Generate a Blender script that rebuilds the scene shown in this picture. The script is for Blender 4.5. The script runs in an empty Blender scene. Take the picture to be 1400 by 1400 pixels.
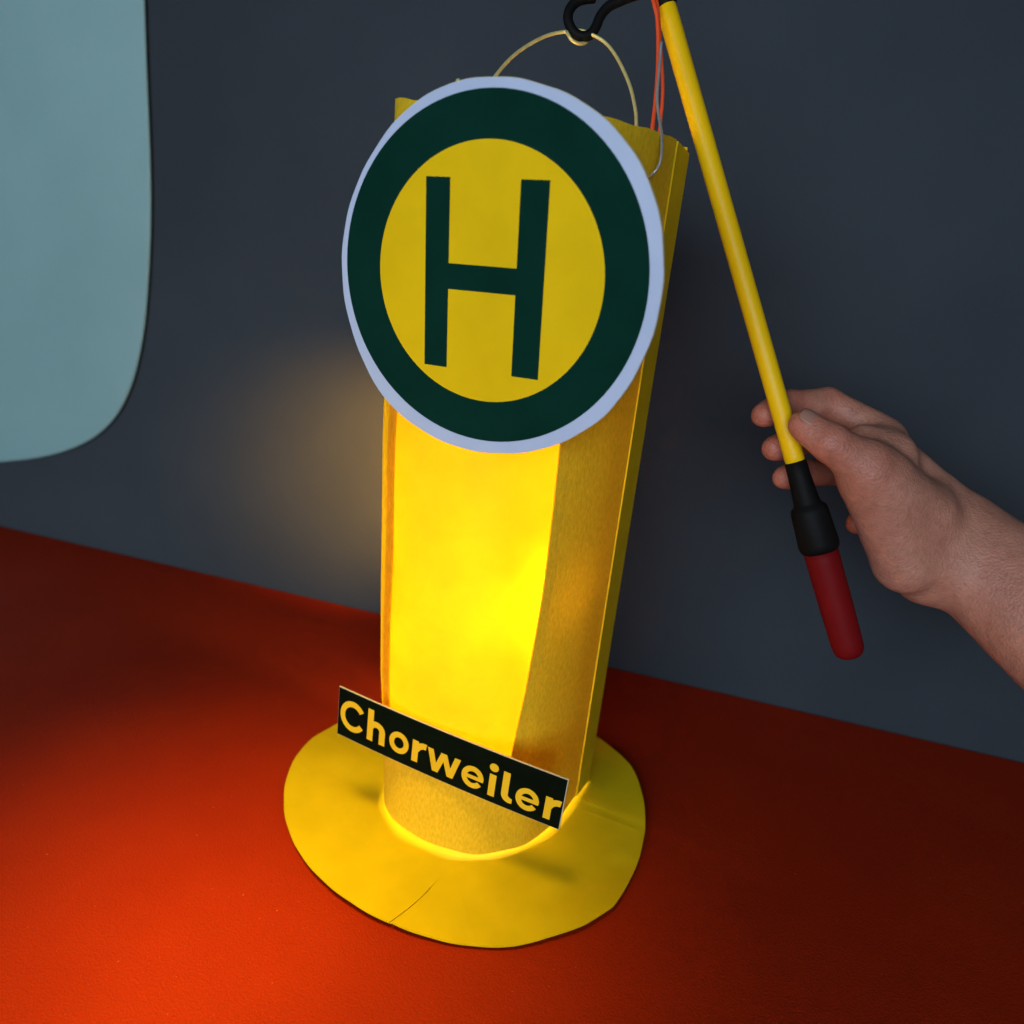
import bpy, bmesh, math, random
import numpy as np
from mathutils import Vector, Matrix
from mathutils.geometry import delaunay_2d_cdt

random.seed(7)
rng = np.random.default_rng(7)
scene = bpy.context.scene
COL = scene.collection

# ------------------------------------------------------------------ camera
F_PX = 1046.41                       # focal length in pixels of the 1400 px photograph
CAM = np.array([0.0088, -0.4301, 0.3562])
RGT = np.array([0.9945, 0.0344, 0.0991])
UPV = np.array([-0.1049, 0.3261, 0.9395])
FWD = np.array([0.0, 0.9447, -0.3280])
cam_data = bpy.data.cameras.new('camera')
cam = bpy.data.objects.new('camera', cam_data)
COL.objects.link(cam)
M = Matrix((
    (RGT[0], UPV[0], -FWD[0], CAM[0]),
    (RGT[1], UPV[1], -FWD[1], CAM[1]),
    (RGT[2], UPV[2], -FWD[2], CAM[2]),
    (0, 0, 0, 1)))
cam.matrix_world = Matrix.LocRotScale(M.to_translation(), M.to_quaternion(), None)
cam_data.sensor_fit = 'HORIZONTAL'
cam_data.sensor_width = 36.0
cam_data.lens = F_PX / 1400.0 * 36.0
cam_data.clip_start = 0.01
cam_data.clip_end = 50.0
cam_data.dof.use_dof = True
cam_data.dof.focus_distance = 0.405
cam_data.dof.aperture_fstop = 6.5
scene.camera = cam

# ------------------------------------------------------------------ world, light, exposure
world = bpy.data.worlds.new('World')
scene.world = world
world.use_nodes = True
bg = world.node_tree.nodes['Background']
bg.inputs['Color'].default_value = (0.45, 0.62, 1.0, 1)
bg.inputs['Strength'].default_value = 0.03

def area_light(name, loc, target, size, energy, color):
    d = bpy.data.lights.new(name, 'AREA')
    d.shape = 'RECTANGLE'
    d.size, d.size_y = size
    d.energy = energy
    d.color = color
    o = bpy.data.objects.new(name, d)
    COL.objects.link(o)
    o.location = loc
    o.rotation_euler = (Vector(target) - Vector(loc)).to_track_quat('-Z', 'Y').to_euler()
    return o

# the cool evening window of the room, to the left of and behind the camera
area_light('room_window', (-0.50, -1.75, 0.62), (0.0, 0.0, 0.30), (1.8, 0.8), 29.0, (0.72, 0.86, 1.0))
# added warm spot out of view, stands in for lantern glow on the table
def spot_light(name, loc, target, energy, color, angle, radius):
    d = bpy.data.lights.new(name, 'SPOT')
    d.energy, d.color, d.spot_size, d.spot_blend, d.shadow_soft_size = energy, color, math.radians(angle), 1.0, radius
    o = bpy.data.objects.new(name, d)
    COL.objects.link(o)
    o.location = loc
    o.rotation_euler = (Vector(target) - Vector(loc)).to_track_quat('-Z', 'Y').to_euler()
    return o
spot_light('table_glow_fill', (-.20, -.29, .70), (-.125, -.145, 0.0), 50.0, (1.0, .66, .05), 29.5, .13)

vs = scene.view_settings
vs.view_transform = 'Standard'
vs.look = 'None'
vs.gamma = 1.0
vs.exposure = 0.0
vs.use_curve_mapping = False
scene.cycles.max_bounces = 7
scene.cycles.diffuse_bounces = 4
scene.cycles.transmission_bounces = 6
scene.cycles.use_denoising = True
scene.cycles.use_adaptive_sampling = True
scene.cycles.adaptive_threshold = .03
scene.cycles.sample_clamp_indirect = 6.0

# ------------------------------------------------------------------ helpers
def unproj(px, py, depth):
    """pixel of the photograph and distance along the optical axis -> world point"""
    return CAM + depth * ((px - 700) / F_PX * RGT - (py - 700) / F_PX * UPV + FWD)

def link(o, parent=None):
    COL.objects.link(o)
    if parent is not None:
        o.parent = parent
        o.matrix_parent_inverse = parent.matrix_world.inverted()
    return o

def mesh_obj(name, verts, faces, mat, parent=None, smooth=False):
    me = bpy.data.meshes.new(name)
    me.from_pydata([tuple(map(float, v)) for v in verts], [], [tuple(int(i) for i in f) for f in faces])
    me.update()
    if mat is not None:
        me.materials.append(mat)
    if smooth:
        me.polygons.foreach_set('use_smooth', [True] * len(me.polygons))
    return link(bpy.data.objects.new(name, me), parent)

def empty(name, loc=(0, 0, 0)):
    o = bpy.data.objects.new(name, None)
    o.location = loc
    o.empty_display_size = 0.02
    COL.objects.link(o)
    bpy.context.view_layer.update()
    return o

def tag(o, label=None, cat=None, group=None, kind=None):
    if label: o['label'] = label
    if cat: o['category'] = cat
    if group: o['group'] = group
    if kind: o['kind'] = kind
    return o

def catmull(P, n):
    P = np.asarray(P, float)
    P = np.vstack([2 * P[0] - P[1], P, 2 * P[-1] - P[-2]])
    m = len(P) - 3
    out = []
    for u in np.linspace(0, m - 1e-9, n):
        i = int(u); t = u - i
        p0, p1, p2, p3 = P[i:i + 4]
        out.append(.5 * (2 * p1 + (p2 - p0) * t + (2 * p0 - 5 * p1 + 4 * p2 - p3) * t * t + (-p0 + 3 * p1 - 3 * p2 + p3) * t ** 3))
    return np.array(out)

def sweep(path, radii, seg=14, caps=True):
    """round tube along a polyline, one radius for each point"""
    path = np.asarray(path, float)
    radii = np.broadcast_to(np.asarray(radii, float), (len(path),))
    V, Fc = [], []
    nrm = None
    for i, p in enumerate(path):
        t = path[min(i + 1, len(path) - 1)] - path[max(i - 1, 0)]
        L = np.linalg.norm(t)
        t = t / L if L > 1e-12 else np.array([0, 0, 1.0])
        if nrm is None:
            h = np.array([0, 0, 1.0]) if abs(t[2]) < .9 else np.array([1.0, 0, 0])
            nrm = np.cross(t, h)
        nrm = nrm - t * (nrm @ t)
        nrm /= np.linalg.norm(nrm)
        bi = np.cross(t, nrm)
        for k in range(seg):
            a = 2 * math.pi * k / seg
            V.append(p + radii[i] * (nrm * math.cos(a) + bi * math.sin(a)))
    n = len(path)
    for i in range(n - 1):
        for k in range(seg):
            k2 = (k + 1) % seg
            Fc.append((i * seg + k, i * seg + k2, (i + 1) * seg + k2, (i + 1) * seg + k))
    if caps:
        Fc.append(tuple(range(seg))[::-1])
        Fc.append(tuple((n - 1) * seg + k for k in range(seg)))
    return V, Fc

def tube(name, path, radii, mat, parent, seg=14):
    V, Fc = sweep(path, radii, seg)
    return mesh_obj(name, V, Fc, mat, parent, smooth=True)

def flat_shape(polys):
    """union of 2D polygons -> vertices, triangles, boundary edges"""
    V, Fc = [], []
    for poly in polys:
        ar = sum(poly[i - 1][0] * poly[i][1] - poly[i][0] * poly[i - 1][1] for i in range(len(poly)))
        if ar < 0: poly = poly[::-1]
        b = len(V)
        V += [Vector((float(x), float(y))) for x, y in poly]
        Fc.append(list(range(b, b + len(poly))))
    vo, eo, fo, _, _, of = delaunay_2d_cdt(V, [], Fc, 0, 1e-6)
    tris = [f for f, o in zip(fo, of) if len(o)]
    cnt = {}
    for f in tris:
        for i in range(len(f)):
            e = (f[i], f[(i + 1) % len(f)])
            cnt[frozenset(e)] = None if frozenset(e) in cnt else e
    return [(v.x, v.y) for v in vo], tris, [e for e in cnt.values() if e]

def plate(name, polys, origin, ax, ay, z0, z1, mat, parent, bend=0.0):
    """2D shape lifted into the plane (origin, ax, ay), from height z0 to z1 along its normal"""
    v2, tris, bd = flat_shape(polys)
    n = np.cross(ax, ay)
    def P(x, y, z):
        return origin + ax * x + ay * y + n * (z - bend * x * x)
    used = sorted({i for f in tris for i in f})
    ix = {k: i for i, k in enumerate(used)}
    m = len(used)
    V = [P(v2[k][0], v2[k][1], z1) for k in used] + [P(v2[k][0], v2[k][1], z0) for k in used]
    Fc = []
    for f in tris:
        a = [ix[i] for i in f]
        ar = sum(v2[f[i]][0] * v2[f[(i + 1) % 3]][1] - v2[f[(i + 1) % 3]][0] * v2[f[i]][1] for i in range(3))
        if ar < 0: a = a[::-1]
        Fc.append(tuple(a))
        Fc.append(tuple(i + m for i in a[::-1]))
    for a, b in bd:
        a, b = ix[a], ix[b]
        Fc.append((a, a + m, b + m, b))
    o = mesh_obj(name, V, Fc, mat, parent)
    bm = bmesh.new(); bm.from_mesh(o.data)
    bmesh.ops.recalc_face_normals(bm, faces=bm.faces)
    bm.to_mesh(o.data); bm.free()
    return o

# ------------------------------------------------------------------ materials
def new_mat(name):
    m = bpy.data.materials.new(name)
    m.use_nodes = True
    nt = m.node_tree
    b = nt.nodes['Principled BSDF']
    return m, nt, b, nt.nodes['Material Output']

def N(nt, kind, **kw):
    n = nt.nodes.new(kind)
    for k, v in kw.items():
        if hasattr(n, k): setattr(n, k, v)
        else: n.inputs[k].default_value = v
    return n

def coords(nt, scale=(1, 1, 1)):
    tc = N(nt, 'ShaderNodeTexCoord')
    mp = N(nt, 'ShaderNodeMapping')
    mp.inputs['Scale'].default_value = scale
    nt.links.new(tc.outputs['Object'], mp.inputs['Vector'])
    return mp.outputs['Vector']

def noise_mix(nt, vec, scale, c1, c2, lo=.35, hi=.65, detail=4, rough=.55):
    n = N(nt, 'ShaderNodeTexNoise', Scale=scale, Detail=detail, Roughness=rough)
    nt.links.new(vec, n.inputs['Vector'])
    r = N(nt, 'ShaderNodeValToRGB')
    r.color_ramp.elements[0].position = lo
    r.color_ramp.elements[1].position = hi
    r.color_ramp.elements[0].color = (*c1, 1)
    r.color_ramp.elements[1].color = (*c2, 1)
    nt.links.new(n.outputs['Fac'], r.inputs['Fac'])
    return r.outputs['Color'], n.outputs['Fac']

def bump(nt, height, strength, dist, normal=None):
    b = N(nt, 'ShaderNodeBump', Strength=strength, Distance=dist)
    nt.links.new(height, b.inputs['Height'])
    if normal is not None: nt.links.new(normal, b.inputs['Normal'])
    return b.outputs['Normal']

def simple(name, c1, c2, scale=40, rough=.5, bumpd=0.0, bscale=400, spec=.5, stretch=(1, 1, 1)):
    m, nt, b, out = new_mat(name)
    v = coords(nt, stretch)
    c, f = noise_mix(nt, v, scale, c1, c2)
    nt.links.new(c, b.inputs['Base Color'])
    b.inputs['Roughness'].default_value = rough
    b.inputs['Specular IOR Level'].default_value = spec
    if bumpd:
        n = N(nt, 'ShaderNodeTexNoise', Scale=bscale, Detail=3)
        nt.links.new(v, n.inputs['Vector'])
        nt.links.new(bump(nt, n.outputs['Fac'], 1.0, bumpd), b.inputs['Normal'])
    return m

def translucent_card(name, c1, c2, trans_col, fac, scale, stretch, bumpd, bscale, rough=.75):
    """coloured card that lets part of the light through"""
    m, nt, b, out = new_mat(name)
    v = coords(nt, stretch)
    c, f = noise_mix(nt, v, scale, c1, c2, .3, .7, 6, .65)
    nt.links.new(c, b.inputs['Base Color'])
    b.inputs['Roughness'].default_value = rough
    b.inputs['Specular IOR Level'].default_value = .25
    n = N(nt, 'ShaderNodeTexNoise', Scale=bscale, Detail=4)
    nt.links.new(v, n.inputs['Vector'])
    bn = bump(nt, n.outputs['Fac'], 1.0, bumpd)
    nt.links.new(bn, b.inputs['Normal'])
    t = N(nt, 'ShaderNodeBsdfTranslucent')
    mx = N(nt, 'ShaderNodeMix', data_type='RGBA', blend_type='MULTIPLY')
    mx.inputs['Factor'].default_value = .8
    mx.inputs['A'].default_value = (*trans_col, 1)
    g = N(nt, 'ShaderNodeValToRGB')
    g.color_ramp.elements[0].position = .3
    g.color_ramp.elements[1].position = .7
    g.color_ramp.elements[0].color = (.55, .55, .55, 1)
    nt.links.new(f, g.inputs['Fac'])
    nt.links.new(g.outputs['Color'], mx.inputs['B'])
    nt.links.new(mx.outputs['Result'], t.inputs['Color'])
    s = N(nt, 'ShaderNodeMixShader')
    s.inputs['Fac'].default_value = fac
    nt.links.new(b.outputs['BSDF'], s.inputs[1])
    nt.links.new(t.outputs['BSDF'], s.inputs[2])
    nt.links.new(s.outputs['Shader'], out.inputs['Surface'])
    return m

# red leather-like table top
def table_material():
    m, nt, b, out = new_mat('red_table')
    v = coords(nt)
    c, f = noise_mix(nt, v, 9, (.37, .020, .0010), (.44, .027, .0014), .3, .7, 5)
    n1 = N(nt, 'ShaderNodeTexVoronoi', Scale=900.0)
    nt.links.new(v, n1.inputs['Vector'])
    n2 = N(nt, 'ShaderNodeTexNoise', Scale=900.0, Detail=3)
    nt.links.new(v, n2.inputs['Vector'])
    n3 = N(nt, 'ShaderNodeTexNoise', Scale=60.0, Detail=3)
    nt.links.new(v, n3.inputs['Vector'])
    a = bump(nt, n1.outputs['Distance'], .8, .00022)
    a = bump(nt, n2.outputs['Fac'], .8, .00022, a)
    a = bump(nt, n3.outputs['Fac'], .5, .0006, a)
    nt.links.new(a, b.inputs['Normal'])
    sp = N(nt, 'ShaderNodeMix', data_type='RGBA', blend_type='MULTIPLY')
    sp.inputs['Factor'].default_value = .35
    nt.links.new(c, sp.inputs['A'])
    nt.links.new(n2.outputs['Fac'], sp.inputs['B'])
    dn = N(nt, 'ShaderNodeTexNoise', Scale=420.0, Detail=2)
    nt.links.new(v, dn.inputs['Vector'])
    dr = N(nt, 'ShaderNodeValToRGB')
    dr.color_ramp.elements[0].position = .74; dr.color_ramp.elements[1].position = .80
    nt.links.new(dn.outputs['Fac'], dr.inputs['Fac'])
    du = N(nt, 'ShaderNodeMix', data_type='RGBA')
    du.inputs['B'].default_value = (.62, .16, .06, 1)
    nt.links.new(dr.outputs['Color'], du.inputs['Factor'])
    nt.links.new(sp.outputs['Result'], du.inputs['A'])
    nt.links.new(du.outputs['Result'], b.inputs['Base Color'])
    b.inputs['Roughness'].default_value = .6
    b.inputs['Specular IOR Level'].default_value = .14
    return m
MAT = {}
MAT['table'] = table_material()
MAT['wall'] = simple('grey_wall', (.036, .045, .055), (.052, .063, .074), 2.2, .85, .0012, 38, .15)
MAT['teal'] = simple('pale_teal', (.25, .43, .43), (.28, .47, .47), 6, .7, .0003, 120, .2)
MAT['card'] = translucent_card('yellow_felt_card', (.76, .49, .008), (.98, .68, .022), (1.0, .70, .04), .17, 800, (1, 1, .35), .00018, 900)
MAT['thin_card'] = translucent_card('thin_orange_card', (.70, .42, .01), (.80, .50, .02), (1.0, .85, .03), .55, 500, (1, 1, .35), .00008, 800)
MAT['side'] = simple('yellow_side_card', (.62, .44, .006), (.70, .49, .008), 60, .7, .00005, 900, .1)
MAT['base'] = simple('yellow_base_card', (.64, .48, .004), (.74, .55, .006), 25, .6, .00006, 500, .12)
MAT['paper'] = translucent_card('yellow_window_paper', (.90, .62, .01), (.93, .66, .015), (1.0, .46, .002), .62, 14, (1, 1, 1), .00004, 700, .6)
MAT['sign_white'] = simple('white_sign_print', (.48, .57, .74), (.52, .61, .78), 30, .7, 0, 1, .1)
MAT['sign_green'] = simple('dark_green_print', (.001, .027, .017), (.002, .033, .021), 40, .8, .00002, 500, .06)
MAT['sign_yellow'] = simple('yellow_sign_print', (.82, .53, .003), (.90, .58, .004), 30, .75, .00002, 500, .08)
MAT['letter'] = simple('yellow_letter_print', (.84, .52, .015), (.88, .56, .02), 60, .7, 0, 1, .1)
MAT['plate'] = simple('black_green_plate', (.0012, .0045, .002), (.002, .007, .003), 60, .7, .00004, 300, .04)
MAT['board'] = simple('cut_board_edge', (.58, .55, .38), (.68, .64, .46), 300, .8)
MAT['tube'] = simple('yellow_plastic', (.95, .56, .002), (.97, .58, .003), 10, .4, .00002, 200, .25)
MAT['black'] = simple('black_plastic', (.004, .004, .004), (.006, .006, .006), 60, .6, .00004, 400, .12)
MAT['red'] = simple('dark_red_plastic', (.15, .003, .004), (.18, .004, .005), 20, .6, .00003, 300, .12)
MAT['cable'] = simple('red_cable', (.90, .09, .02), (.95, .11, .03), 200, .4)
def metal(name, col, rough):
    m, nt, b, out = new_mat(name)
    v = coords(nt)
    c, f = noise_mix(nt, v, 300, tuple(x * .85 for x in col), col)
    nt.links.new(c, b.inputs['Base Color'])
    b.inputs['Metallic'].default_value = .6
    b.inputs['Roughness'].default_value = rough
    return m
MAT['wire'] = metal('brass_wire', (1.0, .86, .34), .5)
MAT['steel'] = metal('grey_wire', (.60, .60, .60), .35)
def emit(name, col, s):
    m, nt, b, out = new_mat(name)
    b.inputs['Base Color'].default_value = (*col, 1)
    b.inputs['Emission Color'].default_value = (*col, 1)
    b.inputs['Emission Strength'].default_value = s
    return m
MAT['bulb'] = emit('warm_bulb', (1.0, .88, .55), 225.0)
def skin_material():
    m, nt, b, out = new_mat('skin')
    v = coords(nt)
    c, f = noise_mix(nt, v, 35, (.42, .165, .105), (.56, .255, .170), .25, .75, 6, .6)
    c2, f2 = noise_mix(nt, v, 260, (.80, .76, .74), (1, 1, 1), .3, .6, 3)
    mx = N(nt, 'ShaderNodeMix', data_type='RGBA', blend_type='MULTIPLY')
    mx.inputs['Factor'].default_value = .7
    nt.links.new(c, mx.inputs['A']); nt.links.new(c2, mx.inputs['B'])
    at = N(nt, 'ShaderNodeAttribute', attribute_name='flush')
    fl = N(nt, 'ShaderNodeMix', data_type='RGBA', blend_type='MULTIPLY')
    fl.inputs['B'].default_value = (1.05, .66, .62, 1)
    nt.links.new(at.outputs['Fac'], fl.inputs['Factor'])
    nt.links.new(mx.outputs['Result'], fl.inputs['A'])
    nt.links.new(fl.outputs['Result'], b.inputs['Base Color'])
    b.inputs['Roughness'].default_value = .52
    b.inputs['Subsurface Weight'].default_value = .12
    b.inputs['Subsurface Radius'].default_value = (.006, .002, .001)
    b.inputs['Subsurface Scale'].default_value = .6
    vo = N(nt, 'ShaderNodeTexVoronoi', Scale=750.0)
    nt.links.new(v, vo.inputs['Vector'])
    n = N(nt, 'ShaderNodeTexNoise', Scale=180.0, Detail=5)
    nt.links.new(v, n.inputs['Vector'])
    a = bump(nt, vo.outputs['Distance'], .7, .0004)
    a = bump(nt, n.outputs['Fac'], .7, .0006, a)
    nt.links.new(a, b.inputs['Normal'])
    return m
MAT['skin'] = skin_material()
MAT['nail'] = simple('finger_nail', (.38, .18, .13), (.42, .21, .15), 60, .35, 0, 1, .4)

# ------------------------------------------------------------------ setting: table top and wall
W0 = np.array([-0.3980, 0.3199]); W1 = np.array([0.3514, 0.1314])   # foot of the wall
wd = (W1 - W0) / np.linalg.norm(W1 - W0)
wn = np.array([wd[1], -wd[0]])                                      # towards the camera
if wn[1] > 0: wn = -wn
def box_from_quad(name, quad, z0, z1, mat):
    V = [(*q, z0) for q in quad] + [(*q, z1) for q in quad]
    Fc = [(3, 2, 1, 0), (4, 5, 6, 7)] + [(i, (i + 1) % 4, (i + 1) % 4 + 4, i + 4) for i in range(4)]
    o = mesh_obj(name, V, Fc, mat)
    bm = bmesh.new(); bm.from_mesh(o.data); bmesh.ops.recalc_face_normals(bm, faces=bm.faces); bm.to_mesh(o.data); bm.free()
    return o
L = W0 - wd * 1.2; R = W1 + wd * 1.2
tag(box_from_quad('tabletop', [L - wn * -.0, R - wn * -.0, R + wn * 1.25, L + wn * 1.25], -.03, 0.0, MAT['table']),
    'red leather-like table top', kind='structure')
tag(box_from_quad('wall', [L - wn * .002, R - wn * .002, R - wn * .08, L - wn * .08], -.7, 2.2, MAT['wall']),
    'dark blue-grey wall', kind='structure')

# ------------------------------------------------------------------ lantern
lantern = empty('paper_lantern')
tag(lantern, 'lit yellow paper lantern shaped like a bus stop post standing on red table', 'lantern')

# plan of the body, measured on the base: right corner, round the front, to the left corner
PLAN = [(.0726, .004), (.0594, -.0215), (.0418, -.0423), (.0261, -.052), (.0084, -.0575), (-.0074, -.0567), (-.0239, -.0512),
        (-.0401, -.0415), (-.051, -.0278), (-.0555, -.0145), (-.0545, .010), (-.047, .034), (-.035, .056)]
_d = catmull(PLAN, 600)
_l = np.r_[0, np.cumsum(np.hypot(*np.diff(_d, axis=0).T))]
BACK_R = np.array([.0833, .0233]); BACK_L = np.array([-.024, .0745])
def lean(z): return np.interp(z, [0, .05, .1, .15, .2, .25, .42], [0, .0024, .0067, .0088, .0103, .012, .0133])
def plan(s):
    return np.array([np.interp(s * _l[-1], _l, _d[:, 0]), np.interp(s * _l[-1], _l, _d[:, 1])])
def surf(s, z, off=0.0):
    """point of the front panel; off moves it outward"""
    e = 1e-3
    a, b = plan(max(s - e, 0)), plan(min(s + e, 1))
    t = (b - a) / np.linalg.norm(b - a)
    n = np.array([-t[1], t[0]])        # outward while walking right -> front -> left
    if n @ (plan(s) - np.array([.012, .01])) < 0: n = -n
    p = plan(s) + n * off
    return np.array([p[0] - lean(z) * min(s / .7, 1), p[1], z])

Z_BOT, Z_TOP = .0048, .4145
def rim(s): return Z_TOP + .0004 * math.sin(19 * s + 1) + .0003 * math.sin(61 * s) + (.0025 if .6 < s else .0) * min((s - .6) / .1, 1)
def bottom(s): return Z_BOT + .0007 * math.sin(14 * s + .5) + .0004 * math.sin(47 * s)
def win_r(z): return np.interp(z, [.06, .076, .115, .157, .183, .226, .31], [.306, .2975, .2775, .265, .2595, .2575, .2600])
def win_l(z): return np.interp(z, [.06, .10, .14, .19, .31], [.637, .6305, .6255, .6215, .618]) + .0018 * math.sin(z * 60)
WZ0, WZ1 = .070, .305

def front_panel():
    zs = np.r_[np.linspace(0, 1, 9)[:-1] * 1.0, 1 + np.linspace(0, 1, 31)[:-1], 2 + np.linspace(0, 1, 13)]
    ss = np.r_[np.linspace(0, 1, 22)[:-1], 1 + np.linspace(0, 1, 29)[:-1], 2 + np.linspace(0, 1, 26)]
    TH = .0011
    def pt(u, w, off):
        # w -> z needs s for rim wobble, s needs z for window edge: two passes
        z = [np.interp(w, [0, 1, 2, 3], [Z_BOT, WZ0, WZ1, Z_TOP])]
        zz = float(np.clip(z[0], WZ0, WZ1))
        s = float(np.interp(u, [0, 1, 2, 3], [0, win_r(zz), win_l(zz), 1]))
        if w < 1: zf = bottom(s) + (WZ0 - bottom(s)) * w
        elif w > 2: zf = WZ1 + (rim(s) - WZ1) * (w - 2)
        else: zf = z[0]
        return surf(s, zf, off)
    V, Fc, idx, thin = [], [], {}, []
    nz, ns = len(zs), len(ss)
    for layer, off in enumerate((0.0, -TH)):
        for i, w in enumerate(zs):
            for j, u in enumerate(ss):
                idx[layer, i, j] = len(V); V.append(pt(u, w, off))
    def solid(i, j):
        if not (0 <= i < nz - 1 and 0 <= j < ns - 1): return False
        wc, uc = (zs[i] + zs[i + 1]) / 2, (ss[j] + ss[j + 1]) / 2
        return not (1 < wc < 2 and 1 < uc < 2)
    for i in range(nz - 1):
        for j in range(ns - 1):
            if not solid(i, j): continue
            a, b, c, d = (i, j), (i, j + 1), (i + 1, j + 1), (i + 1, j)
            k0 = len(Fc)
            Fc.append(tuple(idx[0, x, y] for x, y in (a, b, c, d))[::-1])
            Fc.append(tuple(idx[1, x, y] for x, y in (a, b, c, d)))
            for (p, q), (di, dj) in (((a, b), (-1, 0)), ((b, c), (0, 1)), ((c, d), (1, 0)), ((d, a), (0, -1))):
                if not solid(i + di, j + dj):
                    Fc.append((idx[0, p[0], p[1]], idx[0, q[0], q[1]], idx[1, q[0], q[1]], idx[1, p[0], p[1]]))
            thin += [1 if (ss[j] >= 2 and 1 <= zs[i] < 2) else 0] * (len(Fc) - k0)
    used = sorted({i for f in Fc for i in f}); ix = {k: i for i, k in enumerate(used)}
    # the narrow strip left of the window is thinner card
    o = mesh_obj('front_panel', [V[k] for k in used], [tuple(ix[i] for i in f) for f in Fc], MAT['card'], lantern)
    o.data.materials.append(MAT['thin_card'])
    o.data.polygons.foreach_set('material_index', thin)
    bm = bmesh.new(); bm.from_mesh(o.data); bmesh.ops.recalc_face_normals(bm, faces=bm.faces)
    for f in bm.faces: f.smooth = True
    for e in bm.edges:
        if len(e.link_faces) == 2 and e.calc_face_angle() > .7: e.smooth = False
    bm.to_mesh(o.data); bm.free()
    return o
tag(front_panel(), 'fibrous yellow card front curved round a tall window opening')

def window_paper():
    V, Fc = [], []
    zs = np.linspace(WZ0 - .008, WZ1 + .008, 36); us = np.linspace(0, 1, 40)
    for layer, t in enumerate((0.0, -.0003)):
        for z in zs:
            zc = float(np.clip(z, WZ0, WZ1))
            for u in us:
                s = win_r(zc) - .030 + u * (win_l(zc) - win_r(zc) + .060)
                sag = -.0022 - .0011 * math.sin(u * 7 + z * 20) * math.sin(z * 28 + 1) - .0006 * math.sin(u * 13 - z * 31)
                V.append(surf(s, z, min(sag, -.0014) + t))
    n, m = len(zs), len(us)
    for i in range(n - 1):
        for j in range(m - 1):
            q = (i * m + j, i * m + j + 1, (i + 1) * m + j + 1, (i + 1) * m + j)
            Fc.append(q[::-1])
    return mesh_obj('window_paper', V[:n * m], Fc, MAT['paper'], lantern, smooth=True)
tag(window_paper(), 'glowing bright yellow translucent paper')

def wall_strip(name, a, b, mat, th=.0012, lean_a=0.0, lean_b=0.0, z0=Z_BOT, za=Z_TOP, zb=Z_TOP, nz=20):
    """vertical card from plan point a to b"""
    a, b = np.asarray(a, float), np.asarray(b, float)
    t = (b - a) / np.linalg.norm(b - a); n = np.array([t[1], -t[0]])
    V, Fc = [], []
    for i in range(nz + 1):
        w = i / nz
        for p, l, zt in ((a, lean_a, za), (b, lean_b, zb)):
            z = z0 + (zt - z0) * w
            for off in (0, -th):
                q = p + n * off; V.append((q[0] - lean(z) * l, q[1], z))
    for i in range(nz):
        k = i * 4; u = k + 4
        Fc += [(k, k + 2, u + 2, u), (k + 1, u + 1, u + 3, k + 3), (k, u, u + 1, k + 1), (k + 2, k + 3, u + 3, u + 2)]
    Fc += [(0, 1, 3, 2), (nz * 4, nz * 4 + 2, nz * 4 + 3, nz * 4 + 1)]
    o = mesh_obj(name, V, Fc, mat, lantern)
    bm = bmesh.new(); bm.from_mesh(o.data); bmesh.ops.recalc_face_normals(bm, faces=bm.faces); bm.to_mesh(o.data); bm.free()
    return o
RC, LC = np.array(PLAN[0]), np.array(PLAN[-1])
tag(wall_strip('side_panel', RC + np.array([.0009, .0003]), BACK_R, MAT['side'], za=rim(0) - .0004, zb=.4115), 'narrow olive yellow side strip')
BACK_M = BACK_R * .5 + BACK_L * .5
wall_strip('back_panel', BACK_R + np.array([-.0012, .0004]), BACK_M, MAT['side'], lean_b=.5)
wall_strip('back_paper', BACK_M + np.array([-.0003, 0.0002]), BACK_L, MAT['paper'], th=.0004, lean_a=.5, lean_b=1.0)  # unseen half in thin paper, chosen to let light on to the wall
# the left side is left open: an added spot shines out for wall glow
def wall_glow_spot(loc, target, energy, angle):
    o = spot_light('wall_glow_spot', loc, target, energy, (1.0, .46, .07), angle, .004)
    o.parent = lantern
    return o

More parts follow.
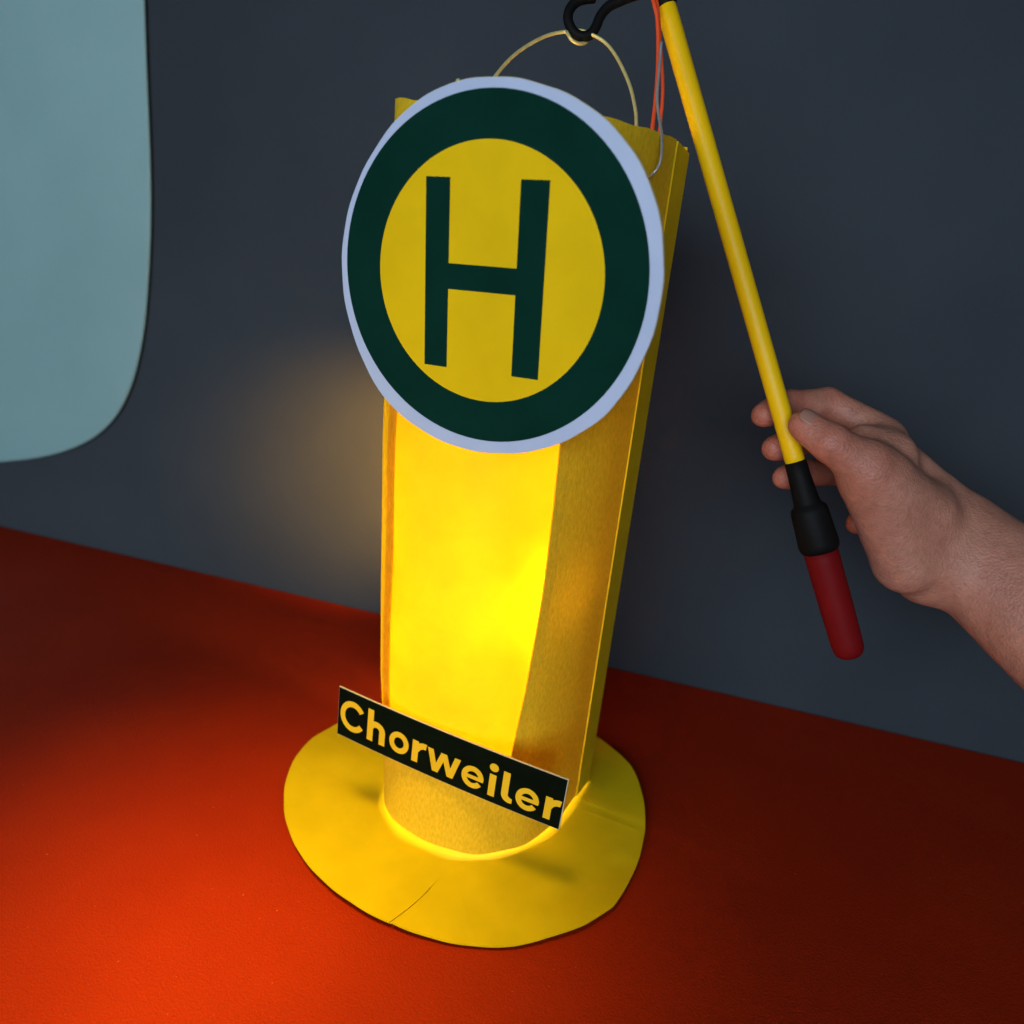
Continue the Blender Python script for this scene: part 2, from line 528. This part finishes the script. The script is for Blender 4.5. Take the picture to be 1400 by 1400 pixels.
# base: a warped disc of card with a cut and two creases
def base_disc():
    ang = np.radians([-176.3, -166.3, -148.8, -133.7, -119.6, -106.5, -94.9, -83.6, -73.5, -65.2, -53.9, -43.6, -31.3, -18.4, -6.7, 5.5, 20.2, 29.7, 39.9, 70, 100, 130, 155.2, 162.4, 172.8])
    rad = np.array([.1232, .1217, .1197, .1188, .1182, .1184, .1196, .1215, .1234, .1231, .1248, .1249, .1208, .1191, .1193, .1203, .1226, .1205, .1190, .119, .118, .118, .1205, .1232, .124])
    def R_(t):
        t = (t + math.pi) % (2 * math.pi) - math.pi
        return float(np.interp(t, ang, rad, period=2 * math.pi)) + .0001 * math.sin(31 * t)
    def seg_dist(x, y, a, b):
        a, b = np.array(a), np.array(b); d = b - a; q = np.array([x, y]) - a
        t = np.clip(q @ d / (d @ d), 0, 1); return np.linalg.norm(q - t * d)
    NT, rs = 540, np.r_[0.05, .25, np.linspace(.38, 1, 34)]
    def slit(r):   # angle of the cut at radius r
        return float(np.interp(r, [.04, .0668, .1150, .1350], [-96.4, -96.4, -105.8, -109.0])) * math.pi / 180
    def zz(x, y, r, t, dt):
        edge = max(0, (r - .055) / .065)
        z = .0016 + edge ** 1.5 * (.0030 + .0010 * math.sin(2 * t + .4) + .0006 * math.sin(5 * t))
        z += .0005 * math.sin(x * 45 + y * 20) * edge
        # the side of the cut that lies a little higher
        ramp = np.clip((r - .074) / .03, 0, 1)
        if dt > 0: z += .0007 * ramp * math.exp(-dt / .5)
        for a, b in (((-.0034, -.0716), (.0136, -.1201)), ((.0788, -.0058), (.1118, -.0202)), ((-.0116, -.060), (-.0034, -.0716))):
            z += .00022 * math.exp(-(seg_dist(x, y, a, b) / .0007) ** 2)
        for a, b, s in (((.10, -.052), (.055, -.085), .008), ((-.1, .01), (-.05, -.02), .01)):
            z -= .0006 * math.exp(-(seg_dist(x, y, a, b) / s) ** 2)
        return z
    V, Fc = [], []
    TH = .0008
    for layer in (0, 1):
        for r_ in rs:
            for k in range(NT + 1):
                f = k / NT
                dt = f * 2 * math.pi
                r0 = r_ * .12
                t = slit(r0) + dt
                gap = .00022 * np.clip((r0 - .078) / .01, 0, 1)
                r = r_ * R_(t)
                if k == 0: t += gap / r
                if k == NT: t -= gap / r
                x, y = r * math.cos(t), r * math.sin(t)
                V.append((x, y, zz(x, y, r, t, min(dt, 6)) - layer * TH))
    m = NT + 1; n = len(rs); tot = n * m
    for i in range(n - 1):
        for k in range(NT):
            q = (i * m + k, (i + 1) * m + k, (i + 1) * m + k + 1, i * m + k + 1)
            Fc.append(q); Fc.append(tuple(x + tot for x in q[::-1]))
        for k in (0, NT):
            a, b = i * m + k, (i + 1) * m + k
            Fc.append((a, b, b + tot, a + tot) if k == 0 else (b, a, a + tot, b + tot))
    for k in range(NT):
        a, b = (n - 1) * m + k, (n - 1) * m + k + 1
        Fc.append((a, a + tot, b + tot, b))
    o = mesh_obj('base_disc', V, Fc, MAT['base'], lantern, smooth=True)
    bm = bmesh.new(); bm.from_mesh(o.data)
    for e in bm.edges:
        if len(e.link_faces) == 2 and e.calc_face_angle() > .7: e.smooth = False
    bm.to_mesh(o.data); bm.free()
    return o
tag(base_disc(), 'warped round yellow card base with a cut and creases')

# bulbs of the light inside the body
def uv_sphere(c, r, n=12, m=8):
    V, Fc = [], []
    for i in range(m + 1):
        th = math.pi * i / m
        for k in range(n):
            ph = 2 * math.pi * k / n
            V.append((c[0] + r * math.sin(th) * math.cos(ph), c[1] + r * math.sin(th) * math.sin(ph), c[2] + r * math.cos(th)))
    for i in range(m):
        for k in range(n):
            k2 = (k + 1) % n
            Fc.append((i * n + k, (i + 1) * n + k, (i + 1) * n + k2, i * n + k2))
    return V, Fc
BULBS = [(.020, .022, .262), (.016, .030, .205), (.030, -.020, .172), (.012, .028, .110), (.006, .006, .050)]
for c in BULBS:
    V, Fc = uv_sphere(c, .005, 8, 6)
    mesh_obj('bulb', V, Fc, MAT['bulb'], lantern, smooth=True)

# ---- the round sign
def basis(yaw, tilt, roll):
    n = np.array([-math.sin(yaw) * math.cos(tilt), -math.cos(yaw) * math.cos(tilt), math.sin(tilt)])
    rx = np.cross([0, 0, 1.0], n); rx /= np.linalg.norm(rx); ry = np.cross(n, rx)
    return rx * math.cos(roll) + ry * math.sin(roll), -rx * math.sin(roll) + ry * math.cos(roll), n
SC = 1.012
sa, sb, sn = basis(.4023, -.0495, .0306)
S0 = CAM + (np.array([-.0142, -.0701, .3412]) - CAM) * SC
def ring_quads(r0, r1, a0=0.0, a1=360.0, n=96, cx=0, cy=0, sx=1, sy=1):
    out = []
    for k in range(n):
        t0, t1 = (math.radians(a0 + (a1 - a0) * j / n) for j in (k, k + 1))
        f0, f1 = (r0, r1)
        out.append([(cx + f0 * sx * math.cos(t0), cy + f0 * sy * math.sin(t0)), (cx + f1 * sx * math.cos(t0), cy + f1 * sy * math.sin(t0)),
                    (cx + f1 * sx * math.cos(t1), cy + f1 * sy * math.sin(t1)), (cx + f0 * sx * math.cos(t1), cy + f0 * sy * math.sin(t1))])
    return out
oa = np.array([-177.9, -153.7, -130.6, -105.9, -83, -58.1, -40.2, -23.3, -6.1, 9.2, 23.9, 38.9, 55.2, 72.7, 90.4, 104.6, 120.3, 142, 162])
orr = np.array([.0793, .0807, .0838, .0828, .0816, .0820, .0825, .0814, .0813, .0814, .0822, .0823, .0813, .0799, .0798, .0803, .0799, .0784, .0787])
def sign_radius(t):
    return float(np.interp(t, oa, orr, period=360)) + .00012 * math.sin(math.radians(t * 23))
outer = [(SC * sign_radius(t) * math.cos(math.radians(t)), SC * sign_radius(t) * math.sin(math.radians(t))) for t in np.arange(-180, 180, 3.0)]
board = plate('stop_sign', [outer], S0, sa, sb, -.0024, -.0004, MAT['board'], lantern)
tag(board, 'round white-rimmed H sign of stiff card')
board2 = plate('white_rim', [[(x * .997, y * .997) for x, y in outer]], S0, sa, sb, -.00035, 0.0, MAT['sign_white'], board)
plate('green_ring', ring_quads(.0565 * SC, .0757 * SC, n=128), S0, sa, sb, .00008, .00022, MAT['sign_green'], board)
plate('yellow_centre', [[(.0566 * SC * math.cos(2 * math.pi * k / 128), .0566 * SC * math.sin(2 * math.pi * k / 128)) for k in range(128)]], S0, sa, sb, .00004, .00016, MAT['sign_yellow'], board)
Hp = [[(-.0313, -.0427), (-.0190, -.0427), (-.0190, .0411), (-.0313, .0411)],
      [(.0154, -.0427), (.0288, -.0427), (.0288, .0411), (.0154, .0411)],
      [(-.0200, -.0065), (.0160, -.0065), (.0160, .0049), (-.0200, .0049)]]
plate('letter', [[(x * SC, y * SC) for x, y in q] for q in Hp], S0, sa, sb, .00024, .00036, MAT['sign_green'], board)

# ---- the name plate
pa, pb, pn = basis(.3843, -.0359, -.0463)
P0 = np.array([-.0165, -.0605, .0738]) - pn * .0012
hw, hh = .1493 / 2, .0351 / 2
cols = np.linspace(-hw, hw, 25)
def strip(x0, x1, y0, y1, n=24):
    xs = np.linspace(x0, x1, n + 1)
    return [[(xs[i], y0), (xs[i + 1], y0), (xs[i + 1], y1), (xs[i], y1)] for i in range(n)]
BEND = .35
npl = plate('name_plate', strip(-hw, hw, -hh, hh), P0, pa, pb, -.0010, -.0001, MAT['board'], lantern, BEND)
tag(npl, 'long dark plate with the yellow place name Chorweiler')
plate('dark_face', strip(-hw + .0002, hw - .0004, -hh + .0003, hh - .0003), P0, pa, pb, -.00005, .0001, MAT['plate'], npl, BEND)

def stroke(p, q, w):
    p, q = np.array(p, float), np.array(q, float); d = (q - p) / np.linalg.norm(q - p); n = np.array([-d[1], d[0]]) * w / 2
    return [tuple(p - n), tuple(q - n), tuple(q + n), tuple(p + n)]
SW = 4.1                       # stem width, mm
XH, CH, AS = 15.2, 22.0, 22.6  # x-height, capital height, ascender
def g_C(w):
    R1 = CH / 2; sx = (w + 1.2) / CH
    return ring_quads(R1 - SW * .98, R1, 34, 325, 40, R1 * sx, R1, sx, 1)
def g_o(w):
    R1 = XH / 2; return ring_quads(R1 - SW * .92, R1, 0, 360, 48, w / 2, R1, w / XH, 1)
def g_h(w):
    r = w / 2; cy = XH - r * 1.02
    return [stroke((SW / 2, 0), (SW / 2, AS), SW), stroke((w - SW / 2, 0), (w - SW / 2, cy), SW)] + ring_quads(r - SW, r, 0, 180, 24, r, cy, 1, 1.02)
def g_r(w):
    r = 8.0
    return [stroke((SW / 2, 0), (SW / 2, XH), SW)] + ring_quads(r - SW, r, 82, 168, 14, w - .6, XH - r, 1, 1)
def g_w(w):
    t = SW * .92
    pts = [(t / 2 + .1, XH), (w * .275, 0), (w / 2, XH * .98), (w * .725, 0), (w - t / 2 - .1, XH)]
    out = []
    for i in range(4):
        (x0, y0), (x1, y1) = pts[i], pts[i + 1]
        out.append([(x0 - t / 2, y0), (x0 + t / 2, y0), (x1 + t / 2, y1), (x1 - t / 2, y1)])
    return out
def g_e(w):
    R1 = XH / 2; sx = w / XH
    return ring_quads(R1 - SW * .86, R1, 4, 326, 44, w / 2, R1, sx, 1) + [[(SW * .5, R1 - 1.3), (w - .25, R1 - 1.3), (w - .05, R1 + 1.2), (SW * .5, R1 + 1.2)]]
def g_i(w):
    c = (w / 2, XH + 4.9)
    return [stroke((w / 2, 0), (w / 2, XH), SW), [(c[0] + 2.75 * math.cos(a), c[1] + 2.75 * math.sin(a)) for a in np.linspace(0, 2 * math.pi, 24, endpoint=False)]]
def g_l(w):
    r = 5.6
    return [stroke((SW / 2, r), (SW / 2, AS - 2.0), SW)] + ring_quads(r - SW, r, 180, 262, 14, r, r, 1, 1) + [[(r - .9, 0), (w, .35), (w, SW * .82), (r - .9, SW)]]
GL = {'C': g_C, 'h': g_h, 'o': g_o, 'r': g_r, 'w': g_w, 'e': g_e, 'i': g_i, 'l': g_l}
TEXT = [('C', -72.6, -55.2), ('h', -52.4, -39.6), ('o', -36.4, -22.9), ('r', -20.4, -11.3), ('w', -10.2, 11.7), ('e', 12.9, 26.9), ('i', 29.8, 34.6),
        ('l', 38.2, 45.2), ('e', 46.9, 60.9), ('r', 64.2, 73.0)]
for ch, u0, u1 in TEXT:
    base_y = np.interp((u0 + u1) / 2, [-72, -30, 10, 73], [-10.9, -10.9, -12.7, -13.2])
    polys = [[((u0 + x) / 1000, (base_y + y) / 1000) for x, y in q] for q in GL[ch](u1 - u0)]
    plate('letter', polys, P0, pa, pb, .00012, .00024, MAT['letter'], npl, BEND)

# ---- wire handle: a loop from inside the body over the hook
def px_path(pts, n):
    return catmull([unproj(*p) for p in pts], n)
HD = .400
tube('wire_handle', px_path([(655, 150, .385), (664, 126, .387), (678, 103, .389), (700, 78, .392), (725, 60, .395), (750, 48, .398), (772, 43.5, HD), (776, 46, HD - .0025),
    (781, 54, HD - .0032), (791, 59.5, HD - .001), (801, 58, HD + .0018), (804, 50, HD + .0036), (797, 43, HD + .0032), (790, 41.5, HD + .001), (802, 44, HD - .0008),
    (826, 57, .397), (843, 78, .394), (860, 114, .390), (868, 146, .387), (870, 168, .385), (869, 200, .383), (866, 240, .383)], 160), .0009, MAT['wire'], lantern, 10)
tube('wire_end', px_path([(904.5, 57, .381), (902.5, 80, .381), (900, 110, .380), (898.5, 135, .379), (901, 160, .377), (904, 178, .3735), (905, 192, .3705), (904.5, 210, .369),
    (901, 226, .3695), (893, 237, .3705), (884, 243.5, .3745)], 60), .00072, MAT['steel'], lantern, 10)
tube('wire_end', px_path([(630, 130, .352), (627, 114, .352), (626.5, 108, .352)], 8), [.0012] * 7 + [.0006], MAT['wire'], lantern, 10)

# ------------------------------------------------------------------ lantern stick with hook
D_TOP, D_END = .402, .428
def stick_pt(px, py):
    return unproj(px, py, float(np.interp(py, [0, 900], [D_TOP, D_END])))
A = stick_pt(909.5, 5); B = stick_pt(1163, 898)
ax = (B - A) / np.linalg.norm(B - A); LEN = np.linalg.norm(B - A)
stick = empty('lantern_stick', tuple(B))
tag(stick, 'yellow electric lantern stick with red handle held up in a hand', 'lantern stick')
def along(py):                    # distance down the axis of an image row
    return float(np.interp(py, [5, 898], [0, LEN]))
def lathe(name, prof, mat, parent, seg=40):
    return tube(name, [A + ax * t for t, r in prof], [r for t, r in prof], mat, parent, seg)
def lp(pairs): return [(along(y), r) for y, r in pairs]
lathe('tube', lp([(7, .0047), (9, .0052), (30, .0053), (300, .0053), (612, .0053), (626, .0053)]), MAT['tube'], stick)
lathe('tip_cap', [(-.016, .0035), (-.014, .0052), (-.004, .0058), (.0015, .0058), (.0022, .0050)], MAT['black'], stick)
lathe('grip', lp([(618, .0046), (619.5, .0058), (640, .0060), (676, .0070), (680, .0076), (684, .0094), (690, .0100), (712, .0104), (734, .0109), (741, .0106), (746, .0092), (747, .006)]), MAT['black'], stick)
lathe('handle', lp([(740, .0092), (760, .0092), (820, .0090), (875, .0086), (886, .0083), (893, .0073), (897, .0055), (899, .0025)]), MAT['red'], stick)
tube('hook', px_path([(815, -3, HD), (802, -2, HD), (789, 2, HD), (779.5, 12, HD), (776.5, 25, HD), (780.5, 38, HD), (788, 47, HD), (798, 50, HD), (808, 46, HD), (815, 36, HD), (821, 22, HD),
    (832, 9, HD), (848, 1, HD), (866, -6, HD), (884, -10, HD + .001), (902, -14, HD + .002)], 90), [.0016] + [.0026] * 89, MAT['black'], stick, 16)
tube('cable', px_path([(889, -14, .394), (894, 4, .3935), (898.5, 25, .393), (900, 60, .393), (899, 100, .392), (896, 140, .391), (892, 176, .390), (889, 215, .390), (884, 262, .392)], 60), .00105, MAT['cable'], stick, 10)
tube('cable', px_path([(893, -12, .3965), (899, 8, .396), (901.5, 40, .3955), (904, 78, .395), (906, 110, .3945), (905.5, 140, .394), (903, 166, .3935), (899, 205, .393), (890, 255, .394)], 60), .0009, MAT['cable'], stick, 10)

# ------------------------------------------------------------------ hand
def hand_mesh():
    def axis_depth(px, py):
        # depth of the stick axis at the row
        q = A + ax * along(py); return (q - CAM) @ FWD
    def J(px, py, dz):
        return unproj(px, py, .4205 + dz / 1000)
    mm = .001
    fingers = {
        'index': ([J(1212, 596, 22), J(1132, 552, 31), J(1080, 553, 24), J(1044, 567, 13.5)], [10.4, 9.3, 8.4, 7.1]),
        'middle': ([J(1222, 634, 34), J(1140, 596, 44), J(1092, 602, 30), J(1059, 613, 16.5)], [10.4, 9.3, 8.5, 7.3]),
        'ring': ([J(1230, 672, 42), J(1150, 644, 52), J(1103, 647, 35), J(1072, 653, 21)], [9.6, 8.6, 7.8, 6.7]),
        'pinky': ([J(1238, 708, 46), J(1196, 702, 52), J(1180, 706, 43), J(1170, 717, 33)], [8.8, 7.4, 6.6, 5.8]),
        'thumb': ([J(1262, 700, -2), J(1184, 636, -20), J(1136, 606, -23.0), J(1099, 582, -16.0)], [15.5, 12.4, 10.2, 8.0]),
    }
    wr = J(1318, 728, 14); wr2 = J(1308, 776, 10)
    arm = J(1560, 900, -40); arm2 = J(1540, 965, -40)
    palm = [
        (wr, J(1206, 603, 18), 17, 10.5), (wr, J(1222, 640, 28), 17, 11), (wr2, J(1230, 680, 34), 17, 11), (wr2, J(1238, 712, 38), 17, 10.5),
        (J(1238, 768, 2), J(1190, 664, -12), 17.5, 14.5), (J(1290, 765, 4), J(1232, 700, 10), 18, 16), (wr2, J(1244, 740, 24), 18, 12),
        (wr, arm, 20, 30), (wr2, arm2, 20, 30), ((wr + wr2) / 2, (arm + arm2) / 2, 22, 33),
        (J(1222, 752, 20), J(1262, 790, 14), 10, 15),
        (J(1200, 608, 12), J(1188, 640, -8), 9, 10.5), (J(1178, 600, 4), J(1222, 622, 4), 8, 12),
    ]
    lo = np.min([f for c, _ in fingers.values() for f in c] + [wr, wr2, arm * .85 + wr * .15, arm2 * .85 + wr2 * .15], axis=0) - .034
    hi = np.max([f for c, _ in fingers.values() for f in c] + [arm * .85 + wr * .15, arm2 * .85 + wr2 * .15], axis=0) + .034
    h = .0015
    gs = [np.arange(lo[i], hi[i] + h, h) for i in range(3)]
    X, Y, Z = np.meshgrid(*gs, indexing='ij')
    Pts = np.stack([X, Y, Z], -1).astype(np.float32)
    def cone(a, b, ra, rb):
        a, b = a.astype(np.float32), b.astype(np.float32)
        d = b - a
        q = Pts - a
        t = np.clip((q @ d) / (d @ d), 0, 1)
        return np.sqrt(((q - t[..., None] * d) ** 2).sum(-1)) - (ra + t * (rb - ra)) * np.float32(mm)
    def smin(a, b, k):
        k = k * mm
        hh_ = np.clip(.5 + .5 * (b - a) / k, 0, 1)
        return b + (a - b) * hh_ - k * hh_ * (1 - hh_)
    Pm = None
    for a, b, ra, rb in palm:
        c = cone(np.asarray(a), np.asarray(b), ra, rb); Pm = c if Pm is None else smin(Pm, c, 9)
    Fld = Pm
    for nm, (js, rr) in fingers.items():
        c = None
        for i in range(3):
            s = cone(js[i], js[i + 1], rr[i], rr[i + 1]); c = s if c is None else smin(c, s, 2.2)
        # knuckle swelling and finger pad
        d = js[3] - js[2]
        c = smin(c, cone(js[2] + d * .45, js[2] + d * .8, rr[3] * 1.03, rr[3] * 1.06), 2)
        Fld = np.minimum(Fld, smin(Pm, c, 15.0 if nm == 'thumb' else 6.0))
    # gentle large-scale unevenness of flesh
    Fld = Fld + .00035 * np.sin(X * 210 + 1) * np.sin(Y * 190) * np.sin(Z * 230 + 2)
    # naive surface nets
    s = Fld < 0
    nx, ny, nz = Fld.shape
    corners = [(i, j, k) for i in (0, 1) for j in (0, 1) for k in (0, 1)]
    def sl(a, c): return a[c[0]:nx - 1 + c[0], c[1]:ny - 1 + c[1], c[2]:nz - 1 + c[2]]
    cnt = sum(sl(s, c).astype(np.int8) for c in corners)
    act = (cnt > 0) & (cnt < 8)
    idx = np.argwhere(act)
    acc = np.zeros((len(idx), 3)); num = np.zeros(len(idx))
    I, Jx, K = idx.T
    for c1 in corners:
        for axis in range(3):
            if c1[axis]: continue
            c2 = list(c1); c2[axis] = 1
            f1 = Fld[I + c1[0], Jx + c1[1], K + c1[2]]; f2 = Fld[I + c2[0], Jx + c2[1], K + c2[2]]
            m = (f1 < 0) != (f2 < 0)
            t = np.where(m, f1 / np.where(f1 == f2, 1, f1 - f2), 0)
            pos = np.tile(np.array(c1, float), (len(idx), 1)); pos[:, axis] += t
            acc[m] += pos[m]; num += m
    V = lo + (idx + acc / num[:, None]) * h
    ids = -np.ones(act.shape, int); ids[I, Jx, K] = np.arange(len(idx))
    quads = []
    for axis in range(3):
        o1, o2 = [(1, 2), (2, 0), (0, 1)][axis]
        a = [slice(None)] * 3; b = [slice(None)] * 3
        a[axis] = slice(0, -1); b[axis] = slice(1, None)
        ch = s[tuple(a)] != s[tuple(b)]
        e = np.argwhere(ch)
        ok = (e[:, o1] > 0) & (e[:, o2] > 0) & (e[:, o1] < act.shape[o1]) & (e[:, o2] < act.shape[o2])
        e = e[ok]
        q = []
        for d1, d2 in ((0, 0), (-1, 0), (-1, -1), (0, -1)):
            c = e.copy(); c[:, o1] += d1; c[:, o2] += d2
            q.append(ids[c[:, 0], c[:, 1], c[:, 2]])
        q = np.array(q).T
        flip = s[tuple(e.T)]
        q[~flip] = q[~flip][:, ::-1]
        quads.append(q[(q >= 0).all(1)])
    return V, np.vstack(quads), fingers
HV, HF, FG = hand_mesh()
person = empty('person', tuple(unproj(1320, 750, .43)))
tag(person, 'bare hand and forearm gripping the lantern stick between thumb and fingers', 'hand')
hand = mesh_obj('hand', HV, HF, MAT['skin'], person, smooth=True)
spots = np.array([q for js, _ in FG.values() for q in js[1:]])
flush = np.exp(-(np.min(np.linalg.norm(HV[:, None] - spots[None], axis=2), axis=1) / .0115) ** 2)
at_ = hand.data.attributes.new('flush', 'FLOAT', 'POINT')
at_.data.foreach_set('value', flush.astype(np.float32))
sm = hand.modifiers.new('smooth', 'SMOOTH'); sm.factor = .5; sm.iterations = 3

def thumb_nail():
    js, rr = FG['thumb']
    tip, ip = js[3], js[2]
    t = (tip - ip) / np.linalg.norm(tip - ip)
    n = UPV * .80 - FWD * .62
    n -= t * (n @ t); n /= np.linalg.norm(n)
    b = np.cross(t, n)
    V, Fc = [], []
    nu, nv = 12, 12
    for i in range(nu + 1):
        u = i / nu * 2 - 1
        for k in range(nv + 1):
            v = k / nv * 2 - 1
            w = math.sqrt(max(0, 1 - abs(u) ** 3.5)) if abs(u) < 1 else 0
            an = v * .80 * (.25 + .75 * w)
            r = .0087 - .0003 * u * u - .0008 * (u > .6) * (u - .6)
            V.append(tip + t * (-.0012 + u * .0055) + n * (r * math.cos(an)) + b * (r * math.sin(an)))
    m = nv + 1
    for i in range(nu):
        for k in range(nv):
            Fc.append((i * m + k, i * m + k + 1, (i + 1) * m + k + 1, (i + 1) * m + k))
    o = mesh_obj('thumb_nail', V, Fc, MAT['nail'], person, smooth=True)
    so = o.modifiers.new('thick', 'SOLIDIFY'); so.thickness = .0005; so.offset = 0
    return o
thumb_nail()

# ------------------------------------------------------------------ pale rounded panel hanging before the wall at the left
def wall_point(px, py, off):
    d = (px - 700) / F_PX * RGT - (py - 700) / F_PX * UPV + FWD
    w0 = np.array([*(W0 + wn * off), 0]); n3 = np.array([*wn, 0])
    return CAM + d * ((w0 - CAM) @ n3) / (d @ n3)
edge = [(193, -60), (195.5, 0), (199, 100), (203, 200), (204.5, 280), (202.5, 360), (196.5, 440), (187, 495), (175, 535), (155, 572), (125, 600), (85, 618), (40, 628), (-20, 634)]
pts = [wall_point(x, y, .004) for x, y in edge]
w3 = np.array([*wd, 0]); o3 = np.array([*(W0 + wn * .004), 0]); z3 = np.array([0, 0, 1.0])
uv = catmull([((p - o3) @ w3, p[2]) for p in pts], 90)
uv = [(uv[0][0] - .004, .95)] + [tuple(q) for q in uv]
uv += [(uv[-1][0] - .25, uv[-1][1] - .0), (uv[-1][0] - .25, .95)]
def panel():
    n3 = np.array([*wn, 0])
    m = len(uv)
    V, Fc = [], []
    for off, inset in ((-.0035, .0005), (-.0015, 0), (-.0005, .0008), (0.0, .0025)):
        c = np.mean(uv, axis=0)
        for i, (u, v) in enumerate(uv):
            p, q = np.array(uv[i - 1]), np.array(uv[(i + 1) % m]); t = (q - p) / np.linalg.norm(q - p)
            nn = np.array([t[1], -t[0]]);
            if nn @ (c - np.array([u, v])) < 0: nn = -nn
            V.append(o3 + w3 * (u + nn[0] * inset) + z3 * (v + nn[1] * inset) + n3 * off)
    for k in range(3):
        for i in range(m):
            j = (i + 1) % m
            Fc.append((k * m + i, k * m + j, (k + 1) * m + j, (k + 1) * m + i))
    Fc.append(tuple(range(3 * m, 4 * m))); Fc.append(tuple(range(m))[::-1])
    o = mesh_obj('hanging_panel', V, Fc, MAT['teal'])
    bm = bmesh.new(); bm.from_mesh(o.data); bmesh.ops.recalc_face_normals(bm, faces=bm.faces); bm.to_mesh(o.data); bm.free()
    return o
wall_glow_spot((-.040, .058, .190), tuple(wall_point(540, 645, 0)), 8.5, 70)
tag(panel(), 'pale teal panel with a rounded lower corner against the dark wall', 'panel')
